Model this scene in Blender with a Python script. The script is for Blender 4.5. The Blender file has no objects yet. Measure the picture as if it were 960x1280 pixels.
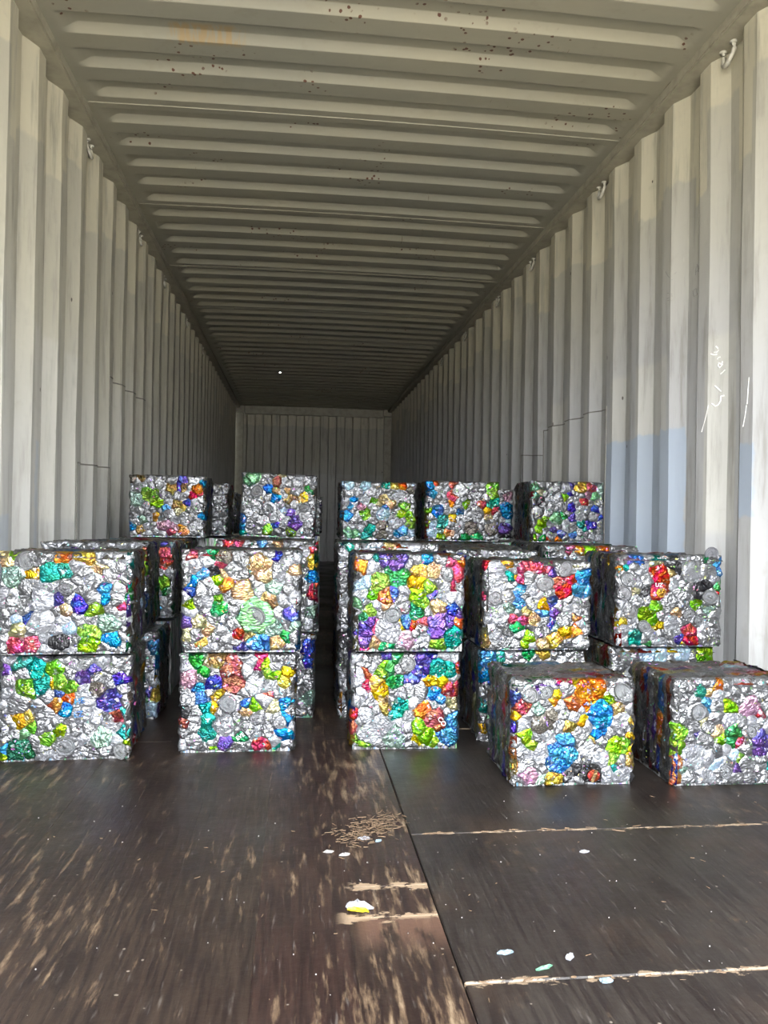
import bpy, bmesh, math, random, colorsys
from mathutils import Vector, Matrix, noise, geometry

C = bpy.context.scene.collection
scene = bpy.context.scene
PI = math.pi

# ------------------------------------------------------------------ camera
cam_d = bpy.data.cameras.new('camera')
cam = bpy.data.objects.new('camera', cam_d)
C.objects.link(cam)
cam_d.sensor_fit = 'HORIZONTAL'
cam_d.sensor_width = 36.0
cam_d.lens = 969.4 / 960 * 36.0
cam_d.clip_start = 0.02
cam.location = (-0.2526, 0.0841, 0.6713)
YAW, PITCH, ROLL = 0.1125, 0.008, 0.0169
_f = Vector((math.sin(YAW) * math.cos(PITCH), math.cos(YAW) * math.cos(PITCH), math.sin(PITCH)))
_r = Vector((math.cos(YAW), -math.sin(YAW), 0))
_u = _r.cross(_f)
_r2 = _r * math.cos(ROLL) + _u * math.sin(ROLL)
_u2 = _r2.cross(_f)
cam.matrix_world = Matrix.Translation(cam.location) @ Matrix((_r2, _u2, -_f)).transposed().to_4x4()
scene.camera = cam

# ------------------------------------------------------------------ light
world = bpy.data.worlds.new('hazy_sky')
scene.world = world
world.use_nodes = True
bg = world.node_tree.nodes['Background']
bg.inputs[0].default_value = (0.95, 0.975, 1.0, 1)
# thinly overcast sky: much brighter overhead than at the horizon
_wt = world.node_tree
_tc = _wt.nodes.new('ShaderNodeTexCoord')
_sx = _wt.nodes.new('ShaderNodeSeparateXYZ')
_mr = _wt.nodes.new('ShaderNodeMapRange')
_mr.inputs['From Min'].default_value, _mr.inputs['From Max'].default_value = 0.0, 1.0
_mr.inputs['To Min'].default_value, _mr.inputs['To Max'].default_value = 2.0, 9.2
_wt.links.new(_tc.outputs['Generated'], _sx.inputs[0])
_wt.links.new(_sx.outputs[2], _mr.inputs[0])
_wt.links.new(_mr.outputs[0], bg.inputs[1])
sun_d = bpy.data.lights.new('sun', 'SUN')
sun_d.energy = 4.5
sun_d.angle = math.radians(2)
sun_d.color = (1.0, 0.95, 0.86)
sun = bpy.data.objects.new('sun', sun_d)
C.objects.link(sun)
sun.location = (6, -4, 9)
sun.rotation_euler = Vector((-0.75, -0.18, -0.9)).to_track_quat('-Z', 'Y').to_euler()

scene.view_settings.view_transform = 'Standard'
scene.view_settings.look = 'None'
scene.view_settings.gamma = 1.0
scene.view_settings.use_curve_mapping = False
scene.view_settings.exposure = 2.5
scene.cycles.max_bounces = 10
scene.cycles.diffuse_bounces = 3
scene.cycles.glossy_bounces = 4

# ------------------------------------------------------------------ helpers
def link(name, me, mat=None, parent=None):
    o = bpy.data.objects.new(name, me)
    C.objects.link(o)
    if mat is not None and me is not None and not me.materials:
        me.materials.append(mat)
    if parent is not None:
        o.parent = parent
    return o

def mesh(name, verts, faces, smooth=False):
    me = bpy.data.meshes.new(name)
    me.from_pydata([tuple(v) for v in verts], [], faces)
    me.validate()
    if smooth:
        me.polygons.foreach_set('use_smooth', [True] * len(me.polygons))
    me.update()
    return me

def from_bm(name, bm, smooth=False):
    bmesh.ops.recalc_face_normals(bm, faces=bm.faces)
    me = bpy.data.meshes.new(name)
    bm.to_mesh(me)
    bm.free()
    if smooth:
        me.polygons.foreach_set('use_smooth', [True] * len(me.polygons))
    return me

def box(bm, x0, x1, y0, y1, z0, z1):
    vs = [bm.verts.new(p) for p in ((x0, y0, z0), (x1, y0, z0), (x1, y1, z0), (x0, y1, z0), (x0, y0, z1), (x1, y0, z1), (x1, y1, z1), (x0, y1, z1))]
    for f in ((0, 3, 2, 1), (4, 5, 6, 7), (0, 1, 5, 4), (1, 2, 6, 5), (2, 3, 7, 6), (3, 0, 4, 7)):
        bm.faces.new([vs[i] for i in f])
    return vs

def bevel_box(name, x0, x1, y0, y1, z0, z1, w=0.003, seg=1):
    bm = bmesh.new()
    box(bm, x0, x1, y0, y1, z0, z1)
    bmesh.ops.bevel(bm, geom=bm.edges[:], offset=w, segments=seg, affect='EDGES')
    return from_bm(name, bm)

def tube(bm, pts, r, seg=6, closed=False):
    """a round bar along a polyline"""
    pts = [Vector(p) for p in pts]
    rings = []
    n = len(pts)
    up = Vector((0, 0, 1))
    for i, p in enumerate(pts):
        a = pts[(i - 1) % n] if (closed or i > 0) else p
        b = pts[(i + 1) % n] if (closed or i < n - 1) else p
        t = (b - a).normalized()
        s = t.cross(up)
        if s.length < 0.05:
            s = t.cross(Vector((0, 1, 0)))
        s.normalize()
        w = s.cross(t)
        rings.append([bm.verts.new(p + (s * math.cos(k * 2 * PI / seg) + w * math.sin(k * 2 * PI / seg)) * r) for k in range(seg)])
    m = n if closed else n - 1
    for i in range(m):
        A, B = rings[i], rings[(i + 1) % n]
        for k in range(seg):
            bm.faces.new((A[k], A[(k + 1) % seg], B[(k + 1) % seg], B[k]))
    if not closed:
        bm.faces.new(rings[0][::-1])
        bm.faces.new(rings[-1])

def tag(o, label=None, cat=None, group=None, kind=None):
    if label: o['label'] = label
    if cat: o['category'] = cat
    if group: o['group'] = group
    if kind: o['kind'] = kind
    return o

# ------------------------------------------------------------------ materials
class NT:
    def __init__(self, name):
        self.m = bpy.data.materials.new(name)
        self.m.use_nodes = True
        self.t = self.m.node_tree
        self.b = self.t.nodes['Principled BSDF']
    def n(self, typ, **kw):
        nd = self.t.nodes.new(typ)
        for k, v in kw.items():
            setattr(nd, k, v)
        return nd
    def put(self, sock, v):
        if isinstance(v, bpy.types.NodeSocket):
            self.t.links.new(v, sock)
        elif isinstance(v, (tuple, list)) and sock.type == 'RGBA' and len(v) == 3:
            sock.default_value = (*v, 1)
        else:
            sock.default_value = v
    def math(self, op, a, b=0.0, c=None):
        nd = self.n('ShaderNodeMath', operation=op)
        self.put(nd.inputs[0], a); self.put(nd.inputs[1], b)
        if c is not None: self.put(nd.inputs[2], c)
        return nd.outputs[0]
    def mix(self, f, a, b, mode='MIX'):
        nd = self.n('ShaderNodeMix', data_type='RGBA', blend_type=mode)
        self.put(nd.inputs[0], f); self.put(nd.inputs[6], a); self.put(nd.inputs[7], b)
        return nd.outputs[2]
    def step(self, v, lo, hi, a=0.0, b=1.0):
        nd = self.n('ShaderNodeMapRange', interpolation_type='SMOOTHSTEP')
        self.put(nd.inputs[0], v); self.put(nd.inputs[1], lo); self.put(nd.inputs[2], hi)
        self.put(nd.inputs[3], a); self.put(nd.inputs[4], b)
        return nd.outputs[0]
    def noise(self, vec, scale, detail=3.0, rough=0.55, dim='3D'):
        nd = self.n('ShaderNodeTexNoise', noise_dimensions=dim)
        if vec is not None:
            self.put(nd.inputs['W'] if dim == '1D' else nd.inputs['Vector'], vec)
        nd.inputs['Scale'].default_value = scale
        nd.inputs['Detail'].default_value = detail
        nd.inputs['Roughness'].default_value = rough
        return nd.outputs[0]
    def vor(self, vec, scale, feature='F1', out=0):
        nd = self.n('ShaderNodeTexVoronoi', feature=feature)
        self.put(nd.inputs['Vector'], vec)
        nd.inputs['Scale'].default_value = scale
        return nd.outputs[out]
    def white(self, v):
        nd = self.n('ShaderNodeTexWhiteNoise', noise_dimensions='1D')
        self.put(nd.inputs['W'], v)
        return nd.outputs[0]
    def pos(self):
        return self.n('ShaderNodeNewGeometry').outputs['Position']
    def sep(self, v):
        nd = self.n('ShaderNodeSeparateXYZ'); self.put(nd.inputs[0], v)
        return nd.outputs
    def scl(self, v, s, off=(0, 0, 0)):
        nd = self.n('ShaderNodeMapping'); self.put(nd.inputs[0], v)
        nd.inputs['Scale'].default_value = s
        self.put(nd.inputs['Location'], off)
        return nd.outputs[0]
    def bump(self, h, strength, dist, normal=None):
        nd = self.n('ShaderNodeBump')
        nd.inputs['Strength'].default_value = strength
        nd.inputs['Distance'].default_value = dist
        self.put(nd.inputs['Height'], h)
        if normal is not None: self.put(nd.inputs['Normal'], normal)
        return nd.outputs[0]
    def out(self, col=None, rough=None, metal=None, normal=None, spec=None):
        if col is not None: self.put(self.b.inputs['Base Color'], col)
        if rough is not None: self.put(self.b.inputs['Roughness'], rough)
        if metal is not None: self.put(self.b.inputs['Metallic'], metal)
        if normal is not None: self.put(self.b.inputs['Normal'], normal)
        if spec is not None: self.put(self.b.inputs['Specular IOR Level'], spec)
        return self.m

def plain(name, col, rough=0.5, metal=0.0, bscale=60, bstr=0.15):
    k = NT(name)
    p = k.pos()
    nz = k.noise(p, bscale, 3)
    c = k.mix(k.step(nz, 0.35, 0.75), col, tuple(x * 0.75 for x in col))
    return k.out(c, rough, metal, k.bump(nz, bstr, 0.002))

def wall_material(name, side):
    k = NT(name)
    p = k.pos()
    x, y, z = k.sep(p)
    big = k.noise(p, 1.3, 4)
    fine = k.noise(p, 14, 4)
    # old paint: warm cream high up, greyer where cargo rubs
    hfac = k.step(k.math('ADD', z, k.math('MULTIPLY', k.math('SUBTRACT', big, 0.5), 0.9)), *((1.05, 2.2) if side > 0 else (0.5, 1.7)))
    col = k.mix(hfac, (0.380, 0.382, 0.385) if side > 0 else (0.380, 0.380, 0.369), (0.402, 0.380, 0.303))
    # fresh touch-up coat along the top, its lower edge different on every rib
    rib = k.math('FLOOR', k.math('DIVIDE', k.math('ADD', y, 0.09 if side > 0 else 0.13), 0.139))
    edge = k.math('ADD', 1.86, k.math('MULTIPLY', k.white(rib), 0.34))
    zz = k.math('ADD', z, k.math('MULTIPLY', k.math('SUBTRACT', k.noise(p, 9, 3), 0.5), 0.10))
    top = k.step(k.math('SUBTRACT', zz, edge), -0.006, 0.012)
    col = k.mix(k.math('MULTIPLY', top, 1.0), col, (0.493, 0.458, 0.343))
    # another coat on single ribs
    patch = k.step(k.white(k.math('ADD', rib, 71.3)), 0.62, 0.64)
    band = k.math('MULTIPLY', k.step(z, 0.62, 0.66), k.step(z, 1.35, 1.31))
    col = k.mix(k.math('MULTIPLY', k.math('MULTIPLY', patch, band), 0.6), col, (0.458, 0.449, 0.405))
    # rubbed dirt, vertical smears
    sm = k.noise(k.scl(p, (9, 9, 0.9)), 3.0, 5, 0.65)
    col = k.mix(k.step(sm, 0.47, 0.74, 0, 0.6), col, (0.194, 0.185, 0.158))
    col = k.mix(k.step(fine, 0.58, 0.80, 0, 0.35), col, (0.264, 0.251, 0.211))
    # scraped white scratches
    sc = k.noise(k.scl(p, (55, 55, 2.2)), 2.2, 4, 0.7)
    col = k.mix(k.step(sc, 0.69, 0.74, 0, 0.55), col, (0.581, 0.572, 0.537))
    # blue-grey repaint
    def region(y0, y1, z0, z1):
        w = k.math('MULTIPLY', k.math('SUBTRACT', k.noise(p, 16, 3), 0.5), 0.05)
        yy = k.math('ADD', y, w); zq = k.math('ADD', z, w)
        a = k.math('MULTIPLY', k.step(yy, y0 - .006, y0 + .006), k.step(yy, y1 + .006, y1 - .006))
        b = k.math('MULTIPLY', k.step(zq, z0 - .006, z0 + .006), k.step(zq, z1 + .006, z1 - .006))
        return k.math('MULTIPLY', a, b)
    regs = [(2.875, 3.56, 0.2, 1.035), (2.385, 2.495, 0.70, 0.93)] if side > 0 else [(2.95, 3.10, 0.1, 0.93), (2.3, 2.72, 0.1, 0.66)]
    for rg in regs:
        col = k.mix(k.math('MULTIPLY', region(*rg), 0.85 if side > 0 else 0.45), col, (0.299, 0.352, 0.431))
    # rust specks
    vd = k.vor(k.scl(p, (1, 1, 0.55)), 6.5)
    rs = k.math('MULTIPLY', k.step(k.math('ADD', vd, k.math('MULTIPLY', fine, 0.12)), 0.098, 0.082), 0.9)
    col = k.mix(rs, col, (0.044, 0.031, 0.022))
    bmp = k.bump(k.noise(p, 5, 3), 0.35, 0.02)
    bmp = k.bump(fine, 0.12, 0.004, bmp)
    return k.out(col, k.step(big, 0.3, 0.7, 0.42, 0.62), 0.0, bmp, 0.4)

def ceiling_material():
    k = NT('cream_roof_paint')
    p = k.pos()
    big = k.noise(p, 1.1, 4)
    fine = k.noise(p, 22, 4)
    col = k.mix(k.step(big, 0.35, 0.65), (0.316, 0.296, 0.224), (0.282, 0.272, 0.220))
    col = k.mix(k.step(fine, 0.55, 0.8, 0, 0.3), col, (0.220, 0.200, 0.151))
    st = k.noise(k.scl(p, (1.2, 7, 7)), 3.0, 4)
    col = k.mix(k.step(st, 0.55, 0.8, 0, 0.35), col, (0.358, 0.323, 0.241))
    vd = k.vor(p, 36)
    sp = k.step(k.math('ADD', vd, k.math('MULTIPLY', k.noise(p, 90, 3), 0.3)), 0.40, 0.33)
    sp = k.math('MULTIPLY', sp, k.step(k.noise(p, 3.1, 2), 0.60, 0.64))
    col = k.mix(sp, col, (0.089, 0.034, 0.017))
    sc = k.noise(k.scl(p, (26, 3, 3), (3, 1, 0)), 2.0, 3)
    col = k.mix(k.step(sc, 0.74, 0.76, 0, 0.7), col, (0.110, 0.069, 0.041))
    # one brushed-on tan repair smear
    x, y, z = k.sep(p)
    a = k.math('MULTIPLY', k.step(x, -0.74, -0.70), k.step(x, -0.45, -0.49))
    b = k.math('MULTIPLY', k.step(y, 2.80, 2.83), k.step(y, 2.90, 2.87))
    sm = k.math('MULTIPLY', k.math('MULTIPLY', a, b), k.step(k.noise(k.scl(p, (60, 14, 1)), 1.0, 2), 0.38, 0.55))
    col = k.mix(k.math('MULTIPLY', sm, 0.8), col, (0.344, 0.241, 0.117))
    return k.out(col, 0.5, 0.0, k.bump(k.noise(p, 7, 3), 0.25, 0.012), 0.4)

def floor_material(name, kind):
    k = NT(name)
    p = k.pos()
    x, y, z = k.sep(p)
    rnd = k.n('ShaderNodeObjectInfo').outputs['Random']
    if kind == 'plank':
        a, b = (0.010, 0.006, 0.005), (0.017, 0.011, 0.007)
    else:
        a, b = (0.010, 0.007, 0.006), (0.017, 0.013, 0.010)
    grain = k.noise(k.scl(p, (38, 2.2, 1)), 3.0, 5, 0.65)
    blot = k.noise(p, 2.6, 4, 0.6)
    col = k.mix(k.step(blot, 0.3, 0.7), a, b)
    col = k.mix(k.math('MULTIPLY', rnd, 0.5), col, (0.018, 0.007, 0.006) if kind == 'plank' else (0.012, 0.011, 0.010))
    col = k.mix(k.step(grain, 0.40, 0.62, 0, 0.75), col, (0.004, 0.002, 0.002))
    # scuffs that show raw tan wood, running along the container
    wob = k.scl(p, (16, 2.6, 1)) if kind == 'plank' else k.scl(p, (9, 5, 1))
    s1 = k.noise(wob, 3.4, 5, 0.68)
    where = k.noise(p, 1.7, 3)
    s1 = k.math('ADD', s1, k.math('MULTIPLY', k.math('SUBTRACT', where, 0.5), 0.55))
    if kind == 'plank':
        # most worn next to the centre joint, under the foot traffic
        s1 = k.math('ADD', s1, k.step(x, -0.42, -0.02, 0, 0.09))
        fine = k.noise(k.scl(p, (85, 9, 1), (2, 7, 0)), 1.6, 5, 0.7)
        s1 = k.math('ADD', s1, k.math('MULTIPLY', k.math('SUBTRACT', fine, 0.5), 0.22))
        col = k.mix(k.step(s1, 0.575, 0.69, 0, 0.75), col, (0.064, 0.042, 0.026))
        col = k.mix(k.step(s1, 0.67, 0.78, 0, 0.7), col, (0.132, 0.098, 0.064))
    else:
        col = k.mix(k.step(k.noise(p, 3.3, 4, 0.6), 0.50, 0.68, 0, 0.55), col, (0.023, 0.014, 0.009))
        col = k.mix(k.step(s1, 0.60, 0.74, 0, 0.5), col, (0.066, 0.043, 0.026))
    s2 = k.noise(k.scl(p, (60, 7, 1), (5, 2, 0)), 2.0, 4, 0.6)
    col = k.mix(k.step(s2, 0.60, 0.72, 0, 0.3), col, (0.090, 0.080, 0.074))
    # pale dust specks
    vd = k.vor(p, 30)
    sp = k.math('MULTIPLY', k.step(vd, 0.085, 0.06), k.step(k.noise(p, 5, 2), 0.50, 0.56))
    col = k.mix(k.math('MULTIPLY', sp, 0.6), col, (0.141, 0.120, 0.101))
    if kind == 'board':
        # splintered board edges
        for s in (1.190, 1.722, 2.535):
            d = k.math('ABSOLUTE', k.math('SUBTRACT', y, s))
            w = k.math('MULTIPLY', k.step(k.noise(k.scl(p, (14, 30, 1)), 2.0, 4, 0.7), 0.40, 0.72), 0.016)
            col = k.mix(k.math('MULTIPLY', k.step(k.math('SUBTRACT', d, w), 0.001, -0.003), 0.85), col, (0.141, 0.104, 0.070))
    else:
        for s, x0 in ((1.495, -0.13), (1.386, -0.15)):
            d = k.math('ABSOLUTE', k.math('SUBTRACT', y, s))
            w = k.math('MULTIPLY', k.step(k.noise(k.scl(p, (11, 24, 1)), 2.0, 4, 0.7), 0.40, 0.62), 0.020)
            m = k.math('MULTIPLY', k.step(k.math('SUBTRACT', d, w), 0.002, -0.003), k.step(x, x0 - 0.03, x0))
            col = k.mix(k.math('MULTIPLY', m, 0.9), col, (0.174, 0.127, 0.084))
        # top veneer torn away: bare reddish ply
        tear = k.math('MULTIPLY', k.math('MULTIPLY', k.step(y, 1.385, 1.375), k.step(y, 1.26, 1.36)), k.step(x, -0.16, -0.12))
        tear = k.math('MULTIPLY', tear, k.step(k.noise(k.scl(p, (18, 6, 1)), 1.6, 4), 0.36, 0.5))
        col = k.mix(k.math('MULTIPLY', tear, 0.75), col, (0.063, 0.034, 0.023))
    rough = k.step(blot, 0.3, 0.7, 0.36, 0.58)
    bm = k.bump(grain, 0.25, 0.003)
    bm = k.bump(k.noise(p, 45, 3), 0.25, 0.003, bm)
    return k.out(col, rough, 0.0, bm, 0.32)

def can_material():
    """crushed drink cans: bare or printed aluminium, the colour of each can comes from its object"""
    k = NT('crushed_can_metal')
    oi = k.n('ShaderNodeObjectInfo')
    tc = k.n('ShaderNodeTexCoord').outputs['Object']
    off = k.n('ShaderNodeCombineXYZ')
    k.put(off.inputs[0], k.math('MULTIPLY', oi.outputs['Random'], 37.0))
    k.put(off.inputs[1], k.math('MULTIPLY', oi.outputs['Random'], 91.0))
    p = k.scl(tc, (1, 1, 1), off.outputs[0])
    hs = k.n('ShaderNodeHueSaturation')
    k.put(hs.inputs['Color'], oi.outputs['Color'])
    k.put(hs.inputs['Hue'], k.step(k.noise(p, 34, 1), 0.35, 0.65, 0.475, 0.525))
    k.put(hs.inputs['Value'], k.step(k.noise(p, 48, 2), 0.35, 0.65, 0.75, 1.15))
    base = hs.outputs[0]
    # printed graphics: pale areas and small coloured fragments
    n1 = k.noise(p, 55, 2, 0.5)
    col = k.mix(k.step(n1, 0.61, 0.65, 0, 0.30), base, (0.44, 0.45, 0.47))
    n2 = k.noise(p, 95, 2, 0.5)
    hue = k.n('ShaderNodeCombineColor', mode='HSV')
    k.put(hue.inputs[0], k.math('FRACT', k.math('ADD', k.math('MULTIPLY', oi.outputs['Random'], 7.7), k.math('MULTIPLY', k.noise(p, 22, 0), 0.9))))
    hue.inputs[1].default_value = 0.75
    hue.inputs[2].default_value = 0.55
    col = k.mix(k.step(n2, 0.665, 0.69, 0, 0.7), col, hue.outputs[0])
    # dirt worked into the folds
    n3 = k.noise(p, 130, 4, 0.65)
    col = k.mix(k.step(n3, 0.62, 0.80, 0, 0.5), col, (0.05, 0.045, 0.04))
    rough = k.step(k.noise(p, 30, 2), 0.3, 0.7, 0.27, 0.45)
    rot = k.n('ShaderNodeVectorRotate', rotation_type='EULER_XYZ')
    k.put(rot.inputs['Vector'], p)
    rv = k.n('ShaderNodeCombineXYZ')
    for q, m_ in enumerate((61.0, 83.0, 47.0)): k.put(rv.inputs[q], k.math('MULTIPLY', oi.outputs['Random'], m_))
    k.put(rot.inputs['Rotation'], rv.outputs[0])
    p2 = k.scl(rot.outputs[0], (1.0, 1.0, 0.36))
    ed = k.vor(p2, 120, 'DISTANCE_TO_EDGE')
    b1 = k.bump(k.step(ed, 0.0, 0.30), 0.38, 0.0026)
    b2 = k.bump(k.noise(p2, 150, 2, 0.5), 0.3, 0.002, b1)
    return k.out(col, rough, oi.outputs['Alpha'], b2, 0.4)

def core_material():
    k = NT('packed_can_core')
    tc = k.n('ShaderNodeTexCoord').outputs['Object']
    oi = k.n('ShaderNodeObjectInfo').outputs['Random']
    off = k.n('ShaderNodeCombineXYZ')
    k.put(off.inputs[0], k.math('MULTIPLY', oi, 53.0))
    p = k.scl(tc, (70, 26, 9), off.outputs[0])
    a = k.noise(p, 1.0, 4, 0.7)
    col = k.mix(k.step(a, 0.4, 0.62), (0.06, 0.06, 0.06), (0.45, 0.45, 0.46))
    hue = k.n('ShaderNodeCombineColor', mode='HSV')
    k.put(hue.inputs[0], k.noise(p, 0.8, 0))
    hue.inputs[1].default_value = 0.7
    hue.inputs[2].default_value = 0.3
    col = k.mix(k.step(k.noise(p, 1.3, 2), 0.56, 0.6, 0, 0.8), col, hue.outputs[0])
    return k.out(col, 0.42, 0.75, k.bump(a, 0.8, 0.008), 0.5)

M_WL = wall_material('old_cream_wall_paint', -1)
M_WR = wall_material('old_cream_wall_paint_patched', 1)
M_CEIL = ceiling_material()
M_RAIL = plain('rail_paint', (0.35, 0.325, 0.245), 0.5, 0, 18, 0.05)
M_PLANK = floor_material('worn_dark_plank', 'plank')
M_BOARD = floor_material('worn_dark_plywood', 'board')
M_SUB = plain('steel_underframe', (0.03, 0.028, 0.026), 0.7)
M_CAN = can_material()
M_CORE = core_material()
M_WELD = plain('dark_weld_line', (0.17, 0.16, 0.14), 0.6)
M_CHALK = plain('white_chalk', (0.85, 0.85, 0.83), 0.9)
M_PENCIL = plain('grey_pencil', (0.30, 0.29, 0.27), 0.9)
M_WOOD = plain('raw_wood_splinter', (0.10, 0.064, 0.036), 0.7, 0, 90, 0.3)
M_PAPER = plain('dusty_paper', (0.19, 0.18, 0.17), 0.9)
M_DUST = plain('outdoor_ground', (0.18, 0.162, 0.132), 0.9, 0, 2, 0.3)
M_FOIL = plain('foil_scrap', (0.23, 0.235, 0.26), 0.5, 0.4, 160, 0.6)
M_FOILY = plain('yellow_foil', (0.30, 0.24, 0.01), 0.4, 0.3, 160, 0.4)

# ------------------------------------------------------------------ the container
L = 12.03
HALF = 1.175
PITCH_W, CREST, SLOPE, DEPTH = 0.2765, 0.072, 0.068, 0.036
ENDS = {1: 2.463, -1: 2.705}          # where one inward rib ends (far edge) on each wall

def profile(side):
    """(y, depth behind the rib line) along a side wall"""
    e = ENDS[side]
    k0 = int(math.floor((0 - e) / PITCH_W)) - 1
    out = []
    k = k0
    while True:
        y = e + k * PITCH_W
        if y - CREST > L: break
        out += [(y - CREST, 0.0), (y, 0.0), (y + SLOPE, DEPTH), (y + PITCH_W - CREST - SLOPE, DEPTH)]
        k += 1
    res = [(max(0.0, min(L, y)), d) for y, d in out if -0.2 < y < L + 0.2]
    return res

def wall_depth(side, y):
    pr = profile(side)
    for (a, da), (b, db) in zip(pr, pr[1:]):
        if a <= y <= b and b > a:
            return da + (db - da) * (y - a) / (b - a)
    return 0.0

def build_side_wall(side, name, mat):
    pr = profile(side)
    zs = [0.0, 0.25, 0.5, 0.75, 1.0, 1.3, 1.6, 1.9, 2.15, 2.31]
    V, Fc = [], []
    for i, (y, d) in enumerate(pr):
        for z in zs:
            dent = 0.0
            if 0.2 < z < 2.2:
                nz = noise.noise(Vector((y * 2.1, z * 1.6, side * 7.0)))
                dent = max(0, nz) * 0.010
            V.append((side * (HALF + d + dent), y + (noise.noise(Vector((y * 5, z * 2.2, 3))) * 0.004 if 0.2 < z < 2.2 else 0), z))
    nz_ = len(zs)
    for i in range(len(pr) - 1):
        if pr[i + 1][0] - pr[i][0] < 1e-5: continue
        for j in range(nz_ - 1):
            a, b = i * nz_ + j, (i + 1) * nz_ + j
            Fc.append((a, a + 1, b + 1, b) if side > 0 else (a, b, b + 1, a + 1))
    # outer skin gives the sheet its thickness
    n0 = len(V)
    for (x, y, z) in list(V):
        V.append((x + side * 0.004, y, z))
    Fc += [tuple(n0 + q for q in reversed(f)) for f in Fc]
    o = link(name, mesh(name, V, Fc), mat)
    return tag(o, kind='structure')

wall_left = build_side_wall(-1, 'wall_left', M_WL)
wall_right = build_side_wall(1, 'wall_right', M_WR)

# weld lines of patched-in sheets: beads that follow the ribs
from mathutils.bvhtree import BVHTree
BVH = {}
for _s, _o in ((-1, wall_left), (1, wall_right)):
    BVH[_s] = BVHTree.FromPolygons([v.co.copy() for v in _o.data.vertices], [tuple(p.vertices) for p in _o.data.polygons])
def wall_x(side, y, z):
    hit = BVH[side].ray_cast(Vector((0, y, z)), Vector((side, 0, 0)))
    return hit[0].x if hit[0] is not None else side * HALF
def weld(side, y0, y1, z0, z1, zb0, zb1, parent):
    bm = bmesh.new()
    ys = [y0] + [y for y, d in profile(side) if y0 < y < y1] + [y1]
    pts = [(wall_x(side, y, z0 + (z1 - z0) * (y - y0) / (y1 - y0)), y, z0 + (z1 - z0) * (y - y0) / (y1 - y0)) for y in ys]
    tube(bm, pts, 0.0035, 5)
    for y, z, zb in ((y0, z0, zb0), (y1, z1, zb1)):
        if zb is not None:
            tube(bm, [(wall_x(side, y, z + (zb - z) * q / 8), y, z + (zb - z) * q / 8) for q in range(9)], 0.0035, 5)
    return link('weld_bead', from_bm('weld_bead', bm), M_WELD, parent)
weld(1, 3.565, 4.56, 1.211, 1.208, 0.02, 0.02, wall_right)
weld(1, 4.56, 4.93, 1.06, 1.09, None, 0.02, wall_right)
weld(-1, 3.485, 4.05, 0.885, 0.897, 0.02, 0.02, wall_left)
weld(-1, 4.02, 5.05, 1.346, 1.362, 0.95, 0.75, wall_left)

# chalk and pencil marks on the right wall
def mark(strokes, r, mat, name):
    bm = bmesh.new()
    for s in strokes:
        pts = [(wall_x(1, y, z) - 0.0006, y, z) for y, z in s]
        tube(bm, pts, r, 4)
    return link(name, from_bm(name, bm), mat, wall_right)
mark( [[(2.642, 1.291), (2.636, 1.283), (2.633, 1.276), (2.638, 1.271), (2.649, 1.272)], [(2.66, 1.268), (2.65, 1.263), (2.641, 1.262), (2.638, 1.264)], [(2.637, 1.244), (2.634, 1.251), (2.626, 1.251)], [(2.62, 1.235), (2.619, 1.224), (2.629, 1.215), (2.635, 1.223), (2.633, 1.231), (2.62, 1.224)], [(2.626, 1.192), (2.616, 1.199), (2.61, 1.205)], [(2.644, 1.153), (2.634, 1.142), (2.623, 1.129)], [(2.612, 1.115), (2.624, 1.114), (2.625, 1.099), (2.632, 1.086), (2.642, 1.082), (2.655, 1.092)]], 0.0026, M_CHALK, 'chalk_mark')
mark( [[(2.987, 1.66), (2.964, 1.634), (2.938, 1.613)], [(2.922, 1.639), (2.951, 1.624)], [(2.969, 1.57), (2.939, 1.56), (2.938, 1.549), (2.966, 1.549), (2.968, 1.541), (2.94, 1.535)], [(2.816, 1.636), (2.8, 1.601)], [(2.829, 1.6), (2.824, 1.628), (2.8, 1.626), (2.792, 1.61), (2.823, 1.61)], [(2.837, 1.522), (2.845, 1.545), (2.822, 1.548), (2.813, 1.521), (2.837, 1.522)]], 0.0009, M_PENCIL, 'pencil_mark')
mark( [[(2.666, 1.088), (2.677, 1.052), (2.705, 0.998)], [(2.412, 1.141), (2.422, 1.057)], [(2.426, 1.053), (2.434, 1.02), (2.445, 0.987)]], 0.0012, M_CHALK, 'scratch_mark')


# roof: five pressed pockets to a sheet
RP = 0.2055
Y_B = 2.863 - 0.004                     # centre of the slope that faces the doors, first counted pocket
CEIL_Z, POCK = 2.338, 0.027
def roof_z(x, y):
    ph = ((y - Y_B) / RP + 0.5) % 1.0 * RP - RP / 2      # 0 at the lit slope
    s, t, w = 0.027, 0.020, 0.074        # lit slope, hidden slope, pocket width
    if -s / 2 <= ph <= s / 2: h = 0.5 - ph / s
    elif -s / 2 - w <= ph < -s / 2: h = 1.0
    elif -s / 2 - w - t <= ph < -s / 2 - w: h = (ph + s / 2 + w + t) / t
    else: h = 0.0
    ax = abs(x)
    e = max(0.0, min(1.0, (1.085 - ax) / 0.06))
    e = e * e * (3 - 2 * e)
    camber = 0.010 * (1 - (x / 1.13) ** 2)
    return CEIL_Z + camber + POCK * h * e

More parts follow.
